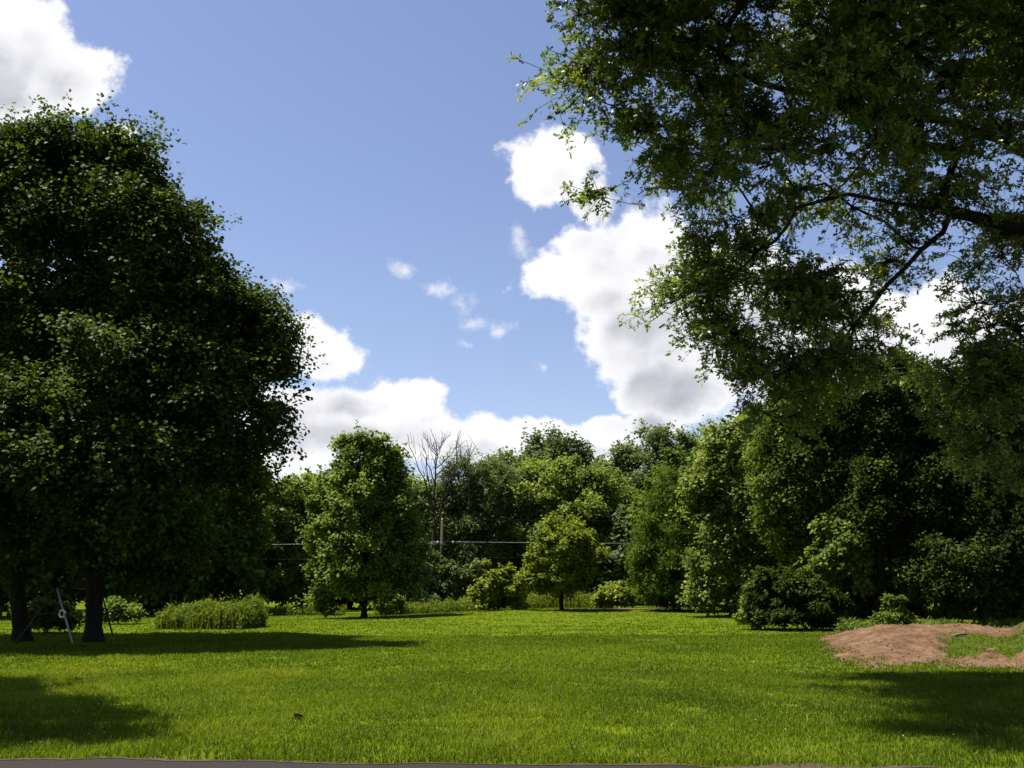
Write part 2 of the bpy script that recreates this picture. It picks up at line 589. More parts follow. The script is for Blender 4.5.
def skeleton(base, top, lean, cents, rg, r_base, r_tip=.012, trunk_n=9, low=.3, limbs=None):
    """trunk then limbs that reach every clump; returns tube segments"""
    base, top = np.array(base, float), np.array(top, float)
    t = np.linspace(0, 1, trunk_n)
    tr = base + (top - base) * t[:, None]
    wob = rg.normal(size=(trunk_n, 3)) * np.array([.03, .03, 0]) * np.linalg.norm(top - base)
    tr += wob * (t * (1 - t) * 2)[:, None]
    nodes = [p for p in tr]
    par = [-1] + list(range(trunk_n - 1))
    ok = [i / (trunk_n - 1) >= low for i in range(trunk_n)]
    for lb in limbs or []:
        P = np.array(nodes)
        lb = np.array(lb, float)
        prev = int(np.argmin(np.linalg.norm(P - lb[0], axis=1) + np.where(P[:, 2] > lb[0][2], .5, 0)))
        first = P[prev]
        pl = np.vstack([first, lb])
        seg = np.concatenate([[0], np.cumsum(np.linalg.norm(np.diff(pl, axis=0), axis=1))])
        for sv in np.arange(.5, seg[-1] + .2, .5):
            sv = min(sv, seg[-1])
            nodes.append(np.array([np.interp(sv, seg, pl[:, i]) for i in range(3)]) + rg.normal(size=3) * .03)
            par.append(prev)
            ok.append(True)
            prev = len(nodes) - 1
    order = np.argsort(np.linalg.norm(cents - (base + top) / 2, axis=1))
    for ci in order:
        c = cents[ci]
        P = np.array(nodes)
        d = np.linalg.norm(P - c, axis=1)
        cost = d + np.where(P[:, 2] > c[2] - .15 * d, .6 * d, 0) + np.where(np.array(ok), 0, 1e3)
        j = int(np.argmin(cost))
        a = P[j]
        m = max(2, int(d[j] / .9) + 1)
        prev = j
        bend = rg.normal(size=3) * .10 * d[j] + np.array([0, 0, .06 * d[j]])
        for s in range(1, m + 1):
            f = s / m
            q = a + (c - a) * f + bend * math.sin(math.pi * f) * .8
            nodes.append(q)
            par.append(prev)
            ok.append(True)
            prev = len(nodes) - 1
    nodes = np.array(nodes)
    par = np.array(par)
    n = len(nodes)
    cnt = np.zeros(n)
    kids = [[] for _ in range(n)]
    for i in range(1, n):
        kids[par[i]].append(i)
    for i in range(n - 1, 0, -1):
        if not kids[i]:
            cnt[i] = 1
        cnt[par[i]] += cnt[i]
    rad = r_tip * np.maximum(cnt, 1) ** .46
    rad = rad * (r_base / rad[0]) ** smooth(0, rad[0], rad)
    segs = []
    stack = [0]
    starts = [(0, None)]
    while starts:
        i, p0 = starts.pop()
        pts, rr = [], []
        if p0 is not None:
            pts.append(nodes[p0])
            rr.append(min(rad[p0], rad[i] * 1.15))
        cur = i
        while True:
            pts.append(nodes[cur])
            rr.append(rad[cur])
            ks = kids[cur]
            if not ks:
                break
            big = max(ks, key=lambda k: cnt[k])
            for k in ks:
                if k != big:
                    starts.append((k, cur))
            cur = big
        if len(pts) > 1:
            rr[-1] *= .5
            segs.append((np.array(pts), np.array(rr)))
    # root flare on the trunk
    pts, rr = segs[0]
    p = np.vstack([pts[0] + [0, 0, -.25], pts[0] + [0, 0, .05], pts[0] * .72 + pts[1] * .28, pts[1:]])
    r = np.concatenate([[rr[0] * 1.7, rr[0] * 1.45, rr[0] * 1.05], rr[1:]])
    segs[0] = (p, r)
    return segs


def make_tree(name, label, cat, base, lobes, mat, n_clump, n_leaf, lsize, shape, r_base, top=None, seed=1, group=None,
              clump_r=.9, sprays=12, bark='bark', low=.25, droop=.18, flat=.75, upn=.7, inner=.25, twigs=False,
              max_seg_r=0., spurs=0, scatter=.14, limbs=None, whorls=0, r_tip=.012, extra=None, hole=0., hs=.5):
    rg = np.random.default_rng(seed)
    base = np.array(base, float)
    lob = [tuple(np.array(l[:3]) - base) + tuple(l[3:6]) for l in lobes]
    cents, outw = clumps_in(lob, n_clump, rg, clump_r, inner, hole, hs)
    if extra:
        c2, o2 = clumps_in([tuple(np.array(l[:3]) - base) + tuple(l[3:6]) for l in extra[0]], extra[1], rg, clump_r, inner)
        cents, outw = np.vstack([cents, c2]), np.vstack([outw, o2])
    zt = max(l[2] + l[5] for l in lob)
    if top is None:
        top = np.array([np.mean([l[0] for l in lob]) * .6, np.mean([l[1] for l in lob]) * .6, zt * .72])
    else:
        top = np.array(top) - base
    rad = clump_r * rg.uniform(.65, 1.25, len(cents))
    root = empty(name, tuple(base), label, cat, group)
    segs = skeleton((0, 0, 0), top, 0, cents, rg, r_base, r_tip, low=low, limbs=[np.array(l) - base for l in limbs or []])
    segs = [s for i, s in enumerate(segs) if i == 0 or s[1][0] > max_seg_r]
    if len(segs) <= 4:
        segs = segs[:1]
    tube_obj('trunk', segs[:1], M[bark], root, 10)
    if len(segs) > 1:
        tube_obj('branches', segs[1:], M[bark], root, 5)
    P, Nn, T, S, tint, spr = leaves(cents, rad, outw, n_leaf, sprays, lsize, rg, flat, droop, upn, whorls, scatter)
    if spurs:
        # young shoots that stick out of the crown top
        idx = rg.choice(len(cents), spurs, p=(cents[:, 2].clip(0) ** 3) / (cents[:, 2].clip(0) ** 3).sum())
        q = []
        for i in idx:
            d = norm(outw[i] * .5 + np.array([0, 0, .9]) + rg.normal(size=3) * .2)
            L = clump_r * rg.uniform(.9, 1.7)
            m = int(L * 16)
            tt = np.linspace(.3, 1, m)
            q.append(cents[i] + d * (L * tt)[:, None] + rg.normal(size=(m, 3)) * (.16 * L * (1.15 - tt))[:, None])
        q = np.concatenate(q)
        n = len(q)
        P = np.vstack([P, q])
        Nn = np.vstack([Nn, norm(rg.normal(size=(n, 3)) + [0, 0, .5])])
        T = np.vstack([T, norm(rg.normal(size=(n, 3)) + [0, 0, -.2])])
        S = np.concatenate([S, lsize * rg.uniform(.6, 1.1, n)])
        tint = np.concatenate([tint, np.clip(rg.normal(.6, .15, n), 0, 1)])
    k = P[:, 2] > .12
    link('crown', leaf_mesh('crown', P[k], Nn[k], T[k], S[k], tint[k], shape, M[mat]), root)
    if twigs:
        st, d, ln = spr
        tt = np.linspace(0, 1, 4)
        nc, ns = ln.shape
        sg = []
        for i in range(nc):
            for j in range(ns):
                if rg.random() < 1.1:
                    a = np.where(tt[:, None] > 0, st[i, j] + d[i, j] * (ln[i, j] * tt)[:, None], cents[i])
                    a[:, 2] -= droop * ln[i, j] * tt ** 2
                    sg.append((a, np.array([.009, .007, .005, .002])))
        tube_obj('twigs', sg, M[bark], root, 3)
    return root


def lob(px, py, Y, rx, ry, rd=None):
    s = scale_at(py, Y)
    p = at(px, py, Y)
    return (p[0], p[1], p[2], rx * s, (rd if rd else rx * s), ry * s)


def ground_at(px, Y, dz=0):
    x = (px - 512) / F * Y / CP          # close enough for things on the ground
    z = gz(x, Y)
    a = (px - 512) / F
    # solve exactly for the column
    for _ in range(3):
        t = Y * CP + (z - EYE) * SP
        x = a * t
        z = gz(x, Y)
    return np.array([x, Y, z + dz])


# ------------------------------------------------------------------ ground, road
def grid_mesh(name, xs, ys, zf, mat, attrs=None):
    X, Y = np.meshgrid(xs, ys)
    Z = zf(X, Y)
    v = np.stack([X, Y, Z], -1).reshape(-1, 3)
    nx, ny = len(xs), len(ys)
    i = np.arange(ny - 1)[:, None] * nx
    j = np.arange(nx - 1)[None, :]
    q = np.stack([i + j, i + j + 1, i + nx + j + 1, i + nx + j], -1).reshape(-1, 4)
    return mesh_np(name, v, np.full(len(q), 4), q.ravel(), mat, smooth_shade=True)


xs = np.concatenate([[-3000, -1200, -500, -250, -140], np.arange(-90, 90.1, 1.0), [140, 250, 500, 1200, 3000]])
ys = np.concatenate([[-3000, -1000, -300, -100, -40], np.arange(-20, 9, 1.0), np.arange(9, 40, .5), np.arange(40, 130, 1.), [150, 180, 250, 500, 1200, 3000]])
o = link('lawn', grid_mesh('lawn', xs, ys, ground_z, M['lawn']))
tag(o, kind='structure')


def road_edge(x):
    return 9.94 - .072 * np.asarray(x) + (fbm(np.asarray(x) * 1.3 + 50, np.zeros_like(np.asarray(x, float)) + 3, 4) - .5) * .40


rx_ = np.concatenate([np.linspace(-80, -16, 30), np.arange(-15, 15, .1), np.linspace(15, 80, 30)])
e = road_edge(rx_)
rows = [(-.3, None), (3.0, None), (6.0, None), (8.0, None)]
v = []
for yy in (2.2, 4.5, 7.0):
    v.append(np.stack([rx_, yy - .072 * rx_, np.full_like(rx_, .02)], -1))
v.append(np.stack([rx_, e, np.full_like(rx_, .012)], -1))
v = np.array(v)
n = len(rx_)
i = np.arange(3)[:, None] * n
j = np.arange(n - 1)[None, :]
q = np.stack([i + j, i + j + 1, i + n + j + 1, i + n + j], -1).reshape(-1, 4)
o = link('road', mesh_np('road', v.reshape(-1, 3), np.full(len(q), 4), q.ravel(), M['asphalt']))
tag(o, kind='structure')


# worn soil between the asphalt and the grass
def verge_w(x):
    x = np.asarray(x, float)
    return .01 + .16 * fbm(x * 1.7 + 4, x * 0 + 8, 3) ** 2 + .75 * np.exp(-((x - 2.6) / .45) ** 2) * fbm(x * 3 + 1, x * 0 + 2, 2) + .5 * np.exp(-((x - 5.2) / .5) ** 2)


vx = rx_[(rx_ > -15) & (rx_ < 15)]
v = np.concatenate([np.stack([vx, road_edge(vx) - .05, np.full_like(vx, .017)], -1),
                    np.stack([vx, road_edge(vx) + verge_w(vx), ground_z(vx, road_edge(vx) + verge_w(vx)) + .012], -1)])
n = len(vx)
j = np.arange(n - 1)
q = np.stack([j, j + 1, n + j + 1, n + j], -1)
o = link('verge', mesh_np('verge', v, np.full(len(q), 4), q.ravel(), M['soil']))
tag(o, kind='structure')


# dirt mound: a low bank of bare soil with a grassy dip
def mound_h(x, y):
    x, y = np.asarray(x, float), np.asarray(y, float)
    th = x / y
    nse = (fbm(x * .8, y * .8, 4) - .5)
    yy = y + nse * .9
    left = smooth(.278, .368, th + nse * .012)
    rise = smooth(22.5, 33, yy)
    fall = 1 - smooth(35.5, 40, yy)
    plate = .28 * smooth(23.0, 27.5, yy) + .17 * smooth(29, 34, yy)
    dip = smooth(.405, .43, th + nse * .02)
    low = .07 + .40 * smooth(29.5, 34, yy) - .12 * smooth(.44, .47, th) * smooth(30, 34, yy) + .2 * smooth(.48, .5, th)
    hh = plate * (1 - dip) + low * dip
    outx = 1 - smooth(16.5, 19, x)
    fine = (fbm(x * 3.1 + 20, y * 3.1, 4) - .5) * .10 + np.maximum(fbm(x * 6 + 2, y * 6, 2) - .62, 0) * .3
    return hh * left * smooth(22., 24., yy) * fall * outx + (nse * .10 + fine) * left * fall - .05 * (1 - left * smooth(21.6, 22.6, yy) * fall * outx)


def mound_grass(x, y):
    """0 bare soil, 1 grassy dip"""
    th = np.asarray(x) / np.asarray(y)
    nse = fbm(np.asarray(x) * 1.1 + 9, np.asarray(y) * 1.1, 4) - .5
    th = th + nse * .03
    yy = np.asarray(y) + nse * 5
    g = smooth(.413, .424, th) * smooth(24.0, 24.9, yy) * (1 - smooth(31.5, 33.2, yy))
    spot = fbm(np.asarray(x) * .7 + 31, np.asarray(y) * .35 + 3, 3)
    g *= 1 - smooth(.62, .68, spot) * smooth(.44, .46, th)
    return np.clip(g, 0, 1)


mx_ = np.arange(6.5, 19.5, .07)
my_ = np.arange(21, 41, .09)
MX, MY = np.meshgrid(mx_, my_)
mm, nt, out = new_mat('mound_soil')
N = nt.nodes.new
src = M['dirt'].node_tree
a_ = N('ShaderNodeAttribute')
a_.attribute_name = 'turf'
tc = N('ShaderNodeTexCoord')
no = N('ShaderNodeTexNoise')
no.inputs['Scale'].default_value = 3.2
no.inputs['Detail'].default_value = 12
no.inputs['Roughness'].default_value = .7
nt.links.new(tc.outputs['Object'], no.inputs['Vector'])
nb = N('ShaderNodeTexNoise')
nb.inputs['Scale'].default_value = .9
nb.inputs['Detail'].default_value = 5
nt.links.new(tc.outputs['Object'], nb.inputs['Vector'])
r1 = N('ShaderNodeValToRGB')
r1.color_ramp.elements[0].position = .32
r1.color_ramp.elements[1].position = .68
r1.color_ramp.elements[0].color = (.067, .039, .022, 1)
r1.color_ramp.elements[1].color = (.162, .102, .060, 1)
nt.links.new(no.outputs[0], r1.inputs[0])
rb = N('ShaderNodeValToRGB')
rb.color_ramp.elements[0].position = .42
rb.color_ramp.elements[1].position = .6
rb.color_ramp.elements[0].color = (.72, .62, .55, 1)
rb.color_ramp.elements[1].color = (1, 1, 1, 1)
nt.links.new(nb.outputs[0], rb.inputs[0])
mu = N('ShaderNodeMix')
mu.data_type = 'RGBA'
mu.blend_type = 'MULTIPLY'
mu.inputs[0].default_value = 1
nt.links.new(r1.outputs[0], mu.inputs[6])
nt.links.new(rb.outputs[0], mu.inputs[7])
mi = N('ShaderNodeMix')
mi.data_type = 'RGBA'
nt.links.new(a_.outputs['Fac'], mi.inputs[0])
nt.links.new(mu.outputs[2], mi.inputs[6])
mi.inputs[7].default_value = (.038, .054, .005, 1)
pb = N('ShaderNodeBsdfPrincipled')
pb.inputs['Roughness'].default_value = .95
pb.inputs['Specular IOR Level'].default_value = .1
bn = N('ShaderNodeBump')
bn.inputs['Strength'].default_value = 1
bn.inputs['Distance'].default_value = .06
nt.links.new(no.outputs[0], bn.inputs['Height'])
nt.links.new(bn.outputs[0], pb.inputs['Normal'])
nt.links.new(mi.outputs[2], pb.inputs['Base Color'])
nt.links.new(pb.outputs[0], out.inputs[0])
me = grid_mesh('dirt_mound', mx_, my_, lambda x, y: ground_z(x, y) + mound_h(x, y), mm)
at_ = me.attributes.new('turf', 'FLOAT', 'POINT')
at_.data.foreach_set('value', mound_grass(MX, MY).astype(np.float32).ravel())
o = link('dirt_mound', me)
_r = np.random.default_rng(77)
_x, _y = _r.uniform(7.5, 16.5, 9000), _r.uniform(21.8, 38, 9000)
_k = (mound_h(_x, _y) > .0) & (mound_grass(_x, _y) < .3) & (_r.random(9000) < .12 + .5 * fbm(_x * .9, _y * .9, 2) ** 2)
_x, _y = _x[_k], _y[_k]
_s = .012 + .03 * _r.random(len(_x)) ** 4
_oct = np.array([(1, 0, 0), (0, 1, 0), (-1, 0, 0), (0, -1, 0), (0, 0, .8), (0, 0, -.8)], float)
_tri = np.array([(0, 1, 4), (1, 2, 4), (2, 3, 4), (3, 0, 4), (1, 0, 5), (2, 1, 5), (3, 2, 5), (0, 3, 5)])
_v = np.stack([_x, _y, ground_z(_x, _y) + mound_h(_x, _y) + _s * .3], -1)[:, None, :] + (_oct[None] * _r.uniform(.6, 1.3, (len(_x), 6, 1))) * _s[:, None, None]
_c = link('clods', mesh_np('clods', _v.reshape(-1, 3), np.full(len(_x) * 8, 3), (np.arange(len(_x))[:, None, None] * 6 + _tri[None]).ravel(), M['dirt']), o)
tag(_c, kind='stuff')
tag(o, 'low bank of bare reddish soil with a grassy dip, right of the lawn', 'dirt mound')


def surf_z(x, y):
    return np.maximum(ground_z(x, y), np.where((x > 6.5) & (x < 19.4) & (y > 21) & (y < 40.9), ground_z(x, y) + mound_h(x, y), -9))


def is_dirt(x, y):
    m = (x > 6.5) & (x < 19.4) & (y > 21) & (y < 40.9)
    jit = np.random.default_rng(5).random(x.shape)
    spots = fbm(x * 1.4 + 3, y * .9 + 60, 3)
    edge = np.where(spots > .56, .16, .05)
    return m & (mound_h(x, y) > edge * jit ** 2) & (mound_grass(x, y) < .15 + .8 * jit ** 1.5)


# far strip of pale bare ground along the trees
sx = np.linspace(3.0, 17.5, 60)
cy = 62 + (sx - 3) * .55
v = np.concatenate([np.stack([sx, cy + s * (.45 + .35 * fbm(sx, sx * 0 + s * 5 + 9, 2)), ground_z(sx, cy + s * .5) + .05], -1) for s in (-1, 1)])
n = len(sx)
j = np.arange(n - 1)
q = np.stack([j, j + 1, n + j + 1, n + j], -1)
o = link('path', mesh_np('path', v, np.full(len(q), 4), q.ravel(), M['dirt']))
tag(o, kind='structure')


# ------------------------------------------------------------------ grass
def blades(name, pos, h, w, lean, tint, mat, rg, two=True):
    n = len(pos)
    a = rg.uniform(0, 2 * math.pi, n)
    d = np.stack([np.cos(a), np.sin(a), 0 * a], -1)
    b = rg.uniform(0, 2 * math.pi, n)
    l = np.stack([np.cos(b), np.sin(b), 0 * b], -1)
    up = np.array([0, 0, 1.])
    hw = (d * w[:, None]) / 2
    tip = pos + l * (h * lean)[:, None] + up * (h * np.sqrt(np.maximum(1 - (lean * .8) ** 2, .1)))[:, None]
    if two:
        mid = pos + l * (h * lean * .32)[:, None] + up * (h * .58)[:, None]
        v = np.stack([pos - hw, pos + hw, mid + hw * .8, tip, mid - hw * .8], 1)
        f = np.array([0, 1, 2, 4, 2, 3, 4])
        lo = (np.arange(n)[:, None] * 5 + f).ravel()
        sz = np.tile([4, 3], n)
        return mesh_np(name, v.reshape(-1, 3), sz, lo, mat, {'tint': np.repeat(tint, 5)})
    v = np.stack([pos - hw, pos + hw, tip], 1)
    return mesh_np(name, v.reshape(-1, 3), np.full(n, 3), np.arange(3 * n), mat, {'tint': np.repeat(tint, 3)})


def wedge(n, y0, y1, rg, power=1.0, margin=2.5):
    y = y0 + (y1 - y0) * rg.random(n * 2) ** power
    half = y * .54 + margin
    keep = rg.random(n * 2) < half / (y1 * .54 + margin)
    y = y[keep][:n]
    half = half[keep][:n]
    x = rg.uniform(-1, 1, len(y)) * half
    return x, y


def make_grass():
    rg = np.random.default_rng(11)
    parts = []
    # name, count, y range, height, width
    for cnt, y0, y1, h0, w0 in ((460000, 9.0, 21, .074, .010), (280000, 20, 38, .066, .021), (150000, 36, 78, .05, .05)):
        x, y = wedge(cnt, y0, y1, rg, 1.15)
        ok = (y > road_edge(x) + verge_w(x) * rg.random(len(x)) ** .4 - .03) & ~is_dirt(x, y)
        # clumpy sward: blades thin out in worn spots
        f = fbm(x * 1.6, y * 1.6 + 7, 3)
        ok &= rg.random(len(x)) < np.clip(2.0 * f - .05, .1, 1)
        x, y, f = x[ok], y[ok], f[ok]
        big = fbm(x * .22 + 3, y * .16, 3)
        pos = np.stack([x, y, surf_z(x, y) - .005], -1)
        h = h0 * rg.uniform(.45, 1.25, len(x)) * (.65 + .7 * f)
        tall = rg.random(len(x)) < .012
        h[tall] *= 1.7
        w = w0 * rg.uniform(.6, 1.3, len(x))
        lean = rg.uniform(.1, .85, len(x))
        mid = fbm(x * .7 + 60, y * .5 + 11, 3)
        tint = np.clip(.36 + .75 * (big - .5) + .7 * (mid - .5) + .25 * (f - .3) + rg.normal(0, .17, len(x)), 0, 1)
        h *= .75 + .5 * mid
        clover = smooth(.56, .66, fbm(x * .55 + 140, y * .4 + 33, 3)) * (rg.random(len(x)) < .7)
        tint = np.clip(tint - .22 * clover, 0, 1)
        h *= 1 - .3 * clover
        dry = rg.random(len(x)) < .012 + .10 * smooth(.6, .75, fbm(x * .5 + 12, y * .35 + 70, 3))
        tint[dry] = 1
        if y0 > 30:
            tint = .45 + (tint - .45) * .45
        elif y0 > 15:
            tint = .43 + (tint - .43) * .75
        parts.append((pos, h, w, lean, tint))
    A = [np.concatenate([p[k] for p in parts]) for k in range(5)]
    o = link('grass', blades('grass', *A, M['grass'], rg))
    tag(o, 'short mown green grass covering the lawn', 'grass', kind='stuff')
    # clover heads, the pale specks also standing in for bright blade glints
    x, y = wedge(420, 10, 24, rg)
    f = fbm(x * .35 + 80, y * .35, 2)
    ok = (f > .5) & ~is_dirt(x, y)
    x, y = x[ok], y[ok]
    z = surf_z(x, y) + rg.uniform(.05, .09, len(x))
    octa = np.array([(1, 0, 0), (0, 1, 0), (-1, 0, 0), (0, -1, 0), (0, 0, 1), (0, 0, -1)], float)
    tri = np.array([(0, 1, 4), (1, 2, 4), (2, 3, 4), (3, 0, 4), (1, 0, 5), (2, 1, 5), (3, 2, 5), (0, 3, 5)])
    r = rg.uniform(.004, .008, len(x))
    v = np.stack([x, y, z], -1)[:, None, :] + octa[None] * r[:, None, None]
    lo = (np.arange(len(x))[:, None, None] * 6 + tri[None]).ravel()
    o = link('clover_and_glints', mesh_np('clover_and_glints', v.reshape(-1, 3), np.full(len(x) * 8, 3), lo, M['petal'], smooth_shade=True))
    tag(o, 'tiny white clover heads and glint specks dotted through the lawn', 'clover', kind='stuff')


make_grass()


def weed_bank(name, label, cat, x0, x1, yc, depth, h0, n, seed, kind=None, group=None, tintc=.5, profile=None, mat='weed', broad=.35):
    """upright tall weeds; a root at its base with blades and leafy tops"""
    rg = np.random.default_rng(seed)
    x = rg.uniform(x0, x1, n)
    y = yc + rg.normal(0, .5, n) * depth
    u = (x - x0) / (x1 - x0)
    hh = h0 * (.35 + 1.1 * fbm(x * 1.7 + seed, y * .8, 4))
    if profile is not None:
        hh *= np.interp(u, *profile)
    hh *= rg.uniform(.55, 1.1, n) * np.where(rg.random(n) < .04, 1.25, 1)
    base = np.array([(x0 + x1) / 2, yc, 0.])
    base[2] = gz(base[0], base[1])
    pos = np.stack([x, y, ground_z(x, y)], -1) - base
    me = blades('blades', pos, hh, np.full(n, .035) * rg.uniform(.6, 1.4, n), rg.uniform(.05, .45, n),
                np.clip(rg.normal(tintc, .18, n), 0, 1), M[mat], rg)
    # leaves carried up the stems
    k = rg.integers(0, n, int(n * 2.5))
    t = rg.random(len(k)) ** .6
    p = pos[k] + np.stack([rg.normal(0, .06, len(k)), rg.normal(0, .06, len(k)), t * hh[k] * .95], -1)
    lm = leaf_mesh('leaves', p, norm(rg.normal(size=p.shape) * .6 + [0, 0, .7]), norm(rg.normal(size=p.shape) + [0, 0, .3]),
                   rg.uniform(.10, .24, len(k)), np.clip(rg.normal(tintc + .05, .17, len(k)), 0, 1), 'long', M[mat])
    if kind == 'stuff':
        o = link(name, me, None, tuple(base))
        l = link('leaves', lm, o)
        return tag(o, label, cat, group, kind)
    root = empty(name, tuple(base), label, cat, group)
    link('stems', me, root)
    link('leaves', lm, root)
    return root


# ------------------------------------------------------------------ the big foreground trees
b = ground_at(93, 32.8)
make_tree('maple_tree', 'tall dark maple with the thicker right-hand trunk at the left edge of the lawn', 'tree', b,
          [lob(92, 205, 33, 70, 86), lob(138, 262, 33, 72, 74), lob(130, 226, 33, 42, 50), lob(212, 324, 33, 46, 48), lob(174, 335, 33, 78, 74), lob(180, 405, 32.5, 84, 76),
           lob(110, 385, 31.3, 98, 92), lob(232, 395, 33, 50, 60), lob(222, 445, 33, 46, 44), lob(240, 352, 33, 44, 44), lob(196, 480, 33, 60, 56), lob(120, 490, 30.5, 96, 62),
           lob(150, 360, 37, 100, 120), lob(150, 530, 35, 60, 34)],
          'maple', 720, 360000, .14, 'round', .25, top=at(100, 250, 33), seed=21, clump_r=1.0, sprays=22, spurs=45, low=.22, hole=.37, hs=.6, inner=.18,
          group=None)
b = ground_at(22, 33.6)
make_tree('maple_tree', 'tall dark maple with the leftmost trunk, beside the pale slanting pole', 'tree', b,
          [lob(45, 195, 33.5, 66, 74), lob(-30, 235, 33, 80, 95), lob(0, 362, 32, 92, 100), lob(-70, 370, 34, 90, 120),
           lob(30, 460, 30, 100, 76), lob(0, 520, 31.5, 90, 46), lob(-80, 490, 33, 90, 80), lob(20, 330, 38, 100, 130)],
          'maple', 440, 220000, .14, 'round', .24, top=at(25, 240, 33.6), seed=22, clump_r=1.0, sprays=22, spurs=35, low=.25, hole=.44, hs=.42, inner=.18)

# oak at the right, its trunk outside the picture
b = np.array([14.6, 20.5, 0.])
b[2] = gz(b[0], b[1])
oak_l = [lob(612, 42, 17.5, 60, 44), lob(584, 22, 17, 34, 20), lob(602, 80, 17.6, 32, 30), lob(680, 80, 18, 90, 80), lob(655, 150, 18.5, 44, 52), lob(622, 196, 18.5, 26, 16),
         lob(720, 160, 18.5, 80, 66), lob(780, 50, 18, 110, 85), lob(745, 270, 20, 70, 52), lob(706, 300, 20, 38, 30),
         lob(790, 325, 20, 72, 54), lob(740, 335, 20, 46, 40), lob(765, 405, 20, 34, 34), lob(765, 385, 20, 36, 46), lob(770, 415, 20, 26, 34), lob(845, 165, 19.5, 95, 62), lob(968, 345, 20.5, 50, 44), lob(1010, 268, 20.5, 44, 40), lob(892, 258, 20, 30, 20), lob(985, 480, 20, 50, 50), lob(950, 100, 18, 110, 100),
         lob(850, 330, 20.5, 50, 46), lob(1004, 340, 19, 56, 72), lob(1010, 420, 19, 70, 70), lob(1060, 200, 20, 90, 120),
         lob(900, 0, 20, 150, 90), lob(720, -30, 19, 130, 80), lob(1120, 80, 20, 150, 150), lob(1180, 320, 20, 140, 120),
         lob(960, -140, 21, 220, 120), lob(1150, -120, 22, 220, 160), lob(900, 60, 15.5, 90, 70), lob(820, 120, 15.5, 80, 60),
         lob(1250, 80, 21, 150, 180), (2.0, 13.0, 12.3, 2.6, 1.5, 1.1), (2.5, 15.2, 13.8, 3.0, 1.8, 1.2), (2.9, 17.6, 15.3, 3.2, 2., 1.3), (6.6, 13.6, 13, 3, 1.9, 1.5), (7, 16.2, 14.6, 3.4, 2, 1.5), (8.5, 14.5, 12.5, 3.5, 3, 2.2), (12, 15, 11, 3.5, 3, 2.2)]  # the lobes in metres hang unseen overhead, placed for the lawn shadow
make_tree('oak_tree', 'large spreading oak whose low glossy branches hang over the right of the lawn', 'tree', b, oak_l,
          'oak', 1000, 660000, .108, 'oak', .30, top=(13.2, 20.5, 14.5), seed=31, clump_r=.8, sprays=26, low=.42, twigs=True,
          droop=.35, flat=.55, inner=.35, whorls=4, scatter=.025, r_tip=.0085, hole=.37, hs=1.0,
          extra=([(1.9, 13.0, 12.3, 2.4, 1.3, .9), (2.2, 15.2, 13.9, 2.6, 1.6, 1.0), (2.6, 17.6, 15.4, 2.8, 1.8, 1.1), (6.0, 13.2, 12.8, 3, 1.7, 1.2), (6.4, 16, 14.6, 3.2, 1.8, 1.3)], 230),  # added boughs above the view, shaped to shade the near lawn
          limbs=[[at(1100, 262, 20.3), at(1024, 228, 18.8), at(960, 213, 18.2), at(900, 203, 17.6), at(850, 196, 17.2), at(800, 206, 17.2), at(760, 214, 17.4)],
                 [at(955, 222, 18.3), at(920, 250, 18.6), at(885, 288, 19), at(850, 330, 19.8), at(800, 392, 20)],
                 [at(1110, 190, 20.4), at(1024, 150, 19.6), at(950, 122, 19), at(860, 108, 18.5), at(760, 82, 18)],
                 [at(800, 206, 17.3), at(775, 240, 18), at(745, 262, 19.4), at(700, 300, 19.8)],
                 [at(885, 288, 19.7), at(830, 292, 19.8), at(785, 282, 20), at(735, 270, 20)],
                 [at(850, 330, 19.8), at(805, 372, 20), at(765, 415, 20.2)],
                 [at(868, 308, 19.8), at(840, 360, 20), at(815, 405, 20.2)],
                 [at(700, 300, 19.8), at(684, 318, 20), at(668, 322, 20)]])

# tree outside the left edge that throws its shadow on the near lawn
b = np.array([-18, 18.8, 0.])
b[2] = gz(b[0], b[1])
make_tree('shade_tree', 'leafy tree beyond the left edge whose shadow lies on the near lawn', 'tree', b,
          [(-16.3, 17.4, 11.5, 4.2, 3.0, 2.6), (-16.4, 18.8, 12, 3.0, 2.2, 2.0), (-12.6, 13.6, 12.6, 2.7, 1.5, 1.5), (-14.0, 15.4, 14, 2.8, 1.6, 1.2), (-18, 17.5, 10, 4, 4, 3)],
          'maple', 280, 80000, .19, 'maple', .28, seed=41, clump_r=1.0, sprays=14)


# ------------------------------------------------------------------ the trees round the far edge
def far(name, label, px, Y, lobes, mat, n_clump, n_leaf, lsize=.28, shape='diamond', r=.18, seed=1, cat='tree', depth=None, **kw):
    base = ground_at(px, Y)
    L = []
    for q in lobes:
        px_, py_, rx, ry = q[:4]
        L.append(lob(px_, py_, Y + (q[4] if len(q) > 4 else 0), rx, ry))
    kw.setdefault('max_seg_r', .022)
    kw.setdefault('scatter', .2)
    kw['sprays'] = kw.get('sprays', 12) + 4
    if n_clump > 70:
        n_clump = int(n_clump * 1.3)
    return make_tree(name, label, cat, base, L, mat, n_clump, n_leaf, lsize, shape, r, seed=seed, **kw)


